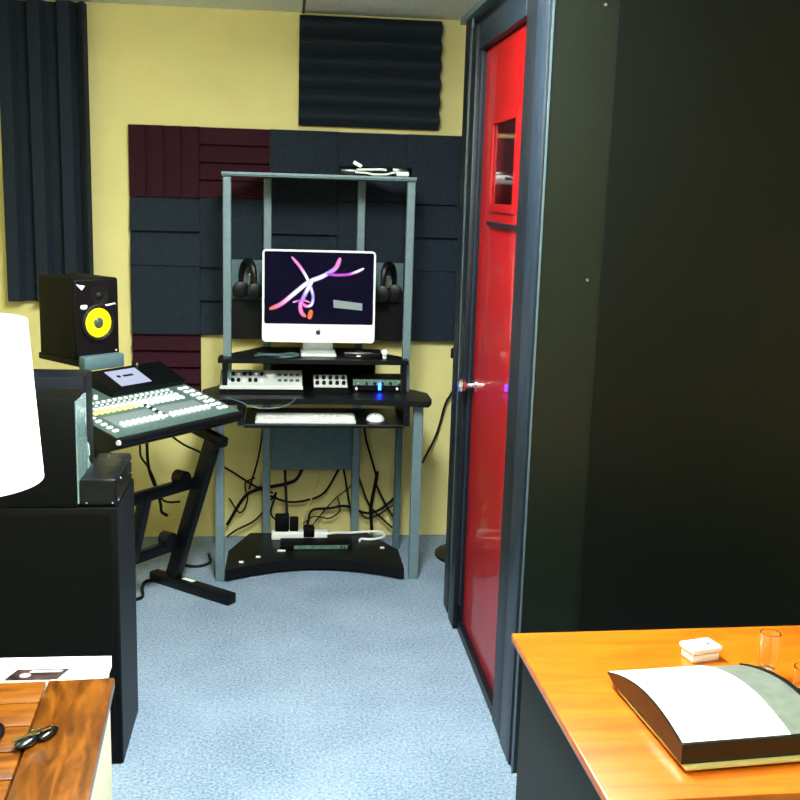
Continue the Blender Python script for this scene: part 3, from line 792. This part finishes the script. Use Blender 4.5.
# ------------------------------------------------------------------ wooden table, lamp, small things
rt = math.radians(3.2)
t = thing('wooden_table', 'brown plank table top with a broad border board', 'table', (-.346, 2.115, 0), rt)
def planks(b):
    box(b, -.135, 0, -1.0, 0, .575, .60, .004)
def planks2(b):
    y = 0; i = 0
    while y > -1.0:
        w = .095; box(b, -.62, -.139, y-w+.003, y, .575, .5985, .003); y -= w; i += 1
part('border_board', 'tablewood', t, planks, True)
part('plank_field', 'tablewood2', t, planks2, True)
part('under_frame', 'deskside', t, lambda b: box(b, -.61, -.03, -.98, -.03, .56, .575))
t = thing('white_cabinet', 'cream white cabinet underneath the brown plank table top', 'cabinet', (-.380, 2.252, 0))
part('body', 'cream', t, lambda b: box(b, -.55, 0, -1.05, 0, 0, .535, .003), True)
part('top_panel', 'cream', t, lambda b: box(b, -.56, .0, -1.05, .0, .535, .559, .002), True)
o = part('magazine', 'paper', None, lambda b: box(b, -.70, -.374, 2.135, 2.25, .560, .586))
tag(o, 'white stack of paper behind the brown plank table top', 'paper stack')
t = thing('photo_print', 'dark photo print lying on the white paper stack', 'photo', (-.515, 2.16, .586))
part('print', 'photo', t, lambda b: prism(b, [(-.065, -.023), (.045, -.023), (.062, .028), (-.048, .028)], 'z', 0, .0012))
part('white_strip', 'white', t, lambda b: prism(b, [(-.02, .012), (.045, .012), (.05, .021), (-.015, .021)], 'z', .0012, .0016))
part('pink_figure', mat('pink_print', (214, 150, 150), .5), t, lambda b: prism(b, [(-.025+.012*math.cos(a*PI/6), -.002+.012*math.sin(a*PI/6)) for a in range(12)], 'z', .0012, .0016))

t = thing('table_lamp', 'white drum table lamp at the left edge above wooden table', 'lamp', (-.566, 1.87, .60))
def shade(b):
    lathe(b, [(.142, .500), (.124, .785)], n=48)
    for f in [f for f in b.faces if len(f.verts) > 8]: b.faces.remove(f)
    bmesh.ops.solidify(b, geom=b.faces[:], thickness=.003)
part('lamp_shade', 'shade', t, shade, True)
part('base', 'lampbody', t, lambda b: lathe(b, [(0, 0), (.045, 0), (.045, .012), (.025, .03), (.035, .12), (.038, .22), (.03, .32), (.012, .36), (.010, .40)], n=32), True)
part('socket', 'chrome', t, lambda b: lathe(b, [(.010, .40), (.018, .41), (.018, .47)], n=20), True)
part('bulb', 'white', t, lambda b: lathe(b, [(.014, .47), (.03, .52), (.033, .55), (.022, .58), (0, .59)], n=24), True)
part('shade_ring', 'chrome', t, lambda b: (bar(b, (-.122, 0, .765), (.122, 0, .765), .003, .003), bar(b, (0, -.122, .765), (0, .122, .765), .003, .003), tube(b, [(0, 0, .585), (0, 0, .765)], .003)))

def key_fob(x, y, z, rz_, label, blade=True):
    t = thing('key_fob', label, 'keys', (x, y, z), rz_, 'black key fobs on the wooden table'); t.scale = (1.0, 1.25, 1.2)
    part('fob', 'gloss', t, lambda b: (bmesh.ops.create_uvsphere(b, u_segments=20, v_segments=12, radius=1), [setattr(v, 'co', Vector((v.co.x*.017, v.co.y*.026, (v.co.z+1)*.007))) for v in b.verts]), True)
    if blade:
        part('second_fob', 'gloss', t, lambda b: (bmesh.ops.create_uvsphere(b, u_segments=20, v_segments=12, radius=1), [setattr(v, 'co', Vector((v.co.x*.013+.014, v.co.y*.022+.03, (v.co.z+1)*.006))) for v in b.verts]), True)
        part('key_blade', 'chrome', t, lambda b: bar(b, (-.010, -.024, .015), (.018, .034, .016), .006, .003), label='silver key blade')
        part('key_ring', 'chrome', t, lambda b: tube(b, [(.005+.010*math.cos(k*PI/8), .012+.010*math.sin(k*PI/8), .016) for k in range(17)], .0012, 6), True)
key_fob(-.462, 1.845, .60, math.radians(-28), 'black keys with a silver blade, lying on the wooden table')
key_fob(-.528, 1.88, .60, math.radians(10), 'black fob at the left picture edge, lying on the wooden table', False)

# ------------------------------------------------------------------ orange desk
t = thing('office_desk', 'orange wooden desk with dark sides in the right foreground', 'desk', (.475, 1.988, 0), math.radians(1.4))
def dt(b): box(b, 0, 1.5, -.615, 0, .722, .740, .003)
part('desktop', 'orangewood', t, dt, True)
part('side_panel', 'deskside', t, lambda b: box(b, .022, .045, -.59, -.02, 0, .722, .002))
part('side_panel', 'deskside', t, lambda b: box(b, 1.45, 1.473, -.59, -.02, 0, .722, .002))
part('back_panel', 'deskside', t, lambda b: box(b, .045, 1.45, -.04, -.02, .12, .722))
part('front_panel', 'deskside', t, lambda b: box(b, .045, .50, -.585, -.565, .08, .722))

t = thing('paper_tray', 'black curved document tray holding white paper on the orange desk', 'paper tray', (.629, 1.455, .746), math.radians(5))
TL, TW = .300, .275
def topz(u):     # u 0 near .. 1 far
    return .010+.014*(1-u)+.036*math.sin(PI*min(1, .10+.86*u))**.9
N = 16
def slab(x0, x1, za, zb):
    def f(b):
        poly = [(TL*i/N, topz(i/N)+zb) for i in range(N+1)]+[(TL*i/N, topz(i/N)+za) for i in range(N, -1, -1)]
        prism(b, poly, 'x', x0, x1)
    return f
def trayside(x0, x1):
    def f(b):
        poly = [(TL*i/N, topz(i/N)+.002) for i in range(N+1)]+[(TL*i/N, .006+.008*math.sin(PI*i/N)+(.012 if i > N-2 else 0)*(i-N+2)/2) for i in range(N, -1, -1)]
        prism(b, poly, 'x', x0, x1)
    return f
part('side_wall', 'trayblack', t, trayside(0, .008), True)
part('side_wall', 'trayblack', t, trayside(TW-.008, TW), True)
part('top_plate', 'traygrey', t, slab(.008, TW-.008, -.004, -.0005), True, label='grey curved top surface')
part('front_wall', 'trayblack', t, lambda b: box(b, 0, TW, -.006, .002, .006, topz(0)+.003, .001))
for y in (.012, TL-.035):
    part('foot', 'beige', t, lambda b: box(b, .012, TW-.012, y, y+.012, -.0055, .012))
part('base_plate', 'beige', t, lambda b: box(b, .004, TW-.004, -.016, TL-.05, .001, .005), label='pale base plate')
o = part('paper_sheet', 'paper', None, slab(.004, .192, .0006, .0024))
o.location = (.629, 1.455, .746); o.rotation_euler = (0, 0, math.radians(5))
tag(o, 'white sheets of paper lying on the black curved tray', 'paper')

def glass(x, y, r, h, label):
    o = part('shot_glass', 'glass', None, lambda b: lathe(b, [(0, 0), (r*.86, 0), (r*.9, .004), (r, h), (r*.89, h), (r*.80, .018), (0, .016)], n=32), True)
    o.location = (x, y, .7405); tag(o, label, 'glass', 'clear glasses on the orange desk')
glass(.922, 1.768, .019, .088, 'clear shot glass standing behind the paper tray')
glass(.945, 1.668, .022, .065, 'clear glass cut by the right picture edge, beside the tray')
t = thing('white_box', 'small white plastic box on the orange desk behind the tray', 'box', (.828, 1.850, .740), math.radians(14)); t.scale = (.85, .85, .85)
part('body', 'white', t, lambda b: box(b, -.040, .034, -.02, .03, 0, .022, .006), True)
part('lid', 'white', t, lambda b: box(b, -.044, .038, -.024, .034, .0221, .036, .005), True)
part('latch', 'dispdark', t, lambda b: box(b, .008, .018, -.002, .004, .0355, .037))

# ------------------------------------------------------------------ camera, world
cam_d = bpy.data.cameras.new('camera'); cam = bpy.data.objects.new('camera', cam_d); COL.objects.link(cam)
v1 = Vector((-117, -209, 1048)).normalized(); v3 = Vector((-160, 5344, 1048))
D = (v3 - v3.dot(v1)*v1).normalized(); X = D.cross(v1)
if X.x < 0: X = -X
right = Vector((X.x, v1.x, -D.x)); down = Vector((X.y, v1.y, -D.y)); fwd = Vector((X.z, v1.z, -D.z))
mw = Matrix((right, -down, -fwd)).transposed().to_4x4(); mw.translation = (0, 0, 1.62)
cam.matrix_world = mw
cam_d.sensor_width = 36; cam_d.lens = 36*1048/800; cam_d.clip_start = .05
S.camera = cam
w = bpy.data.worlds.new('world'); S.world = w; w.use_nodes = True
w.node_tree.nodes['Background'].inputs['Color'].default_value = (.02, .025, .03, 1)
S.view_settings.view_transform = 'Standard'; S.view_settings.look = 'None'
S.view_settings.gamma = 1; S.view_settings.exposure = 1.55; S.view_settings.use_curve_mapping = False
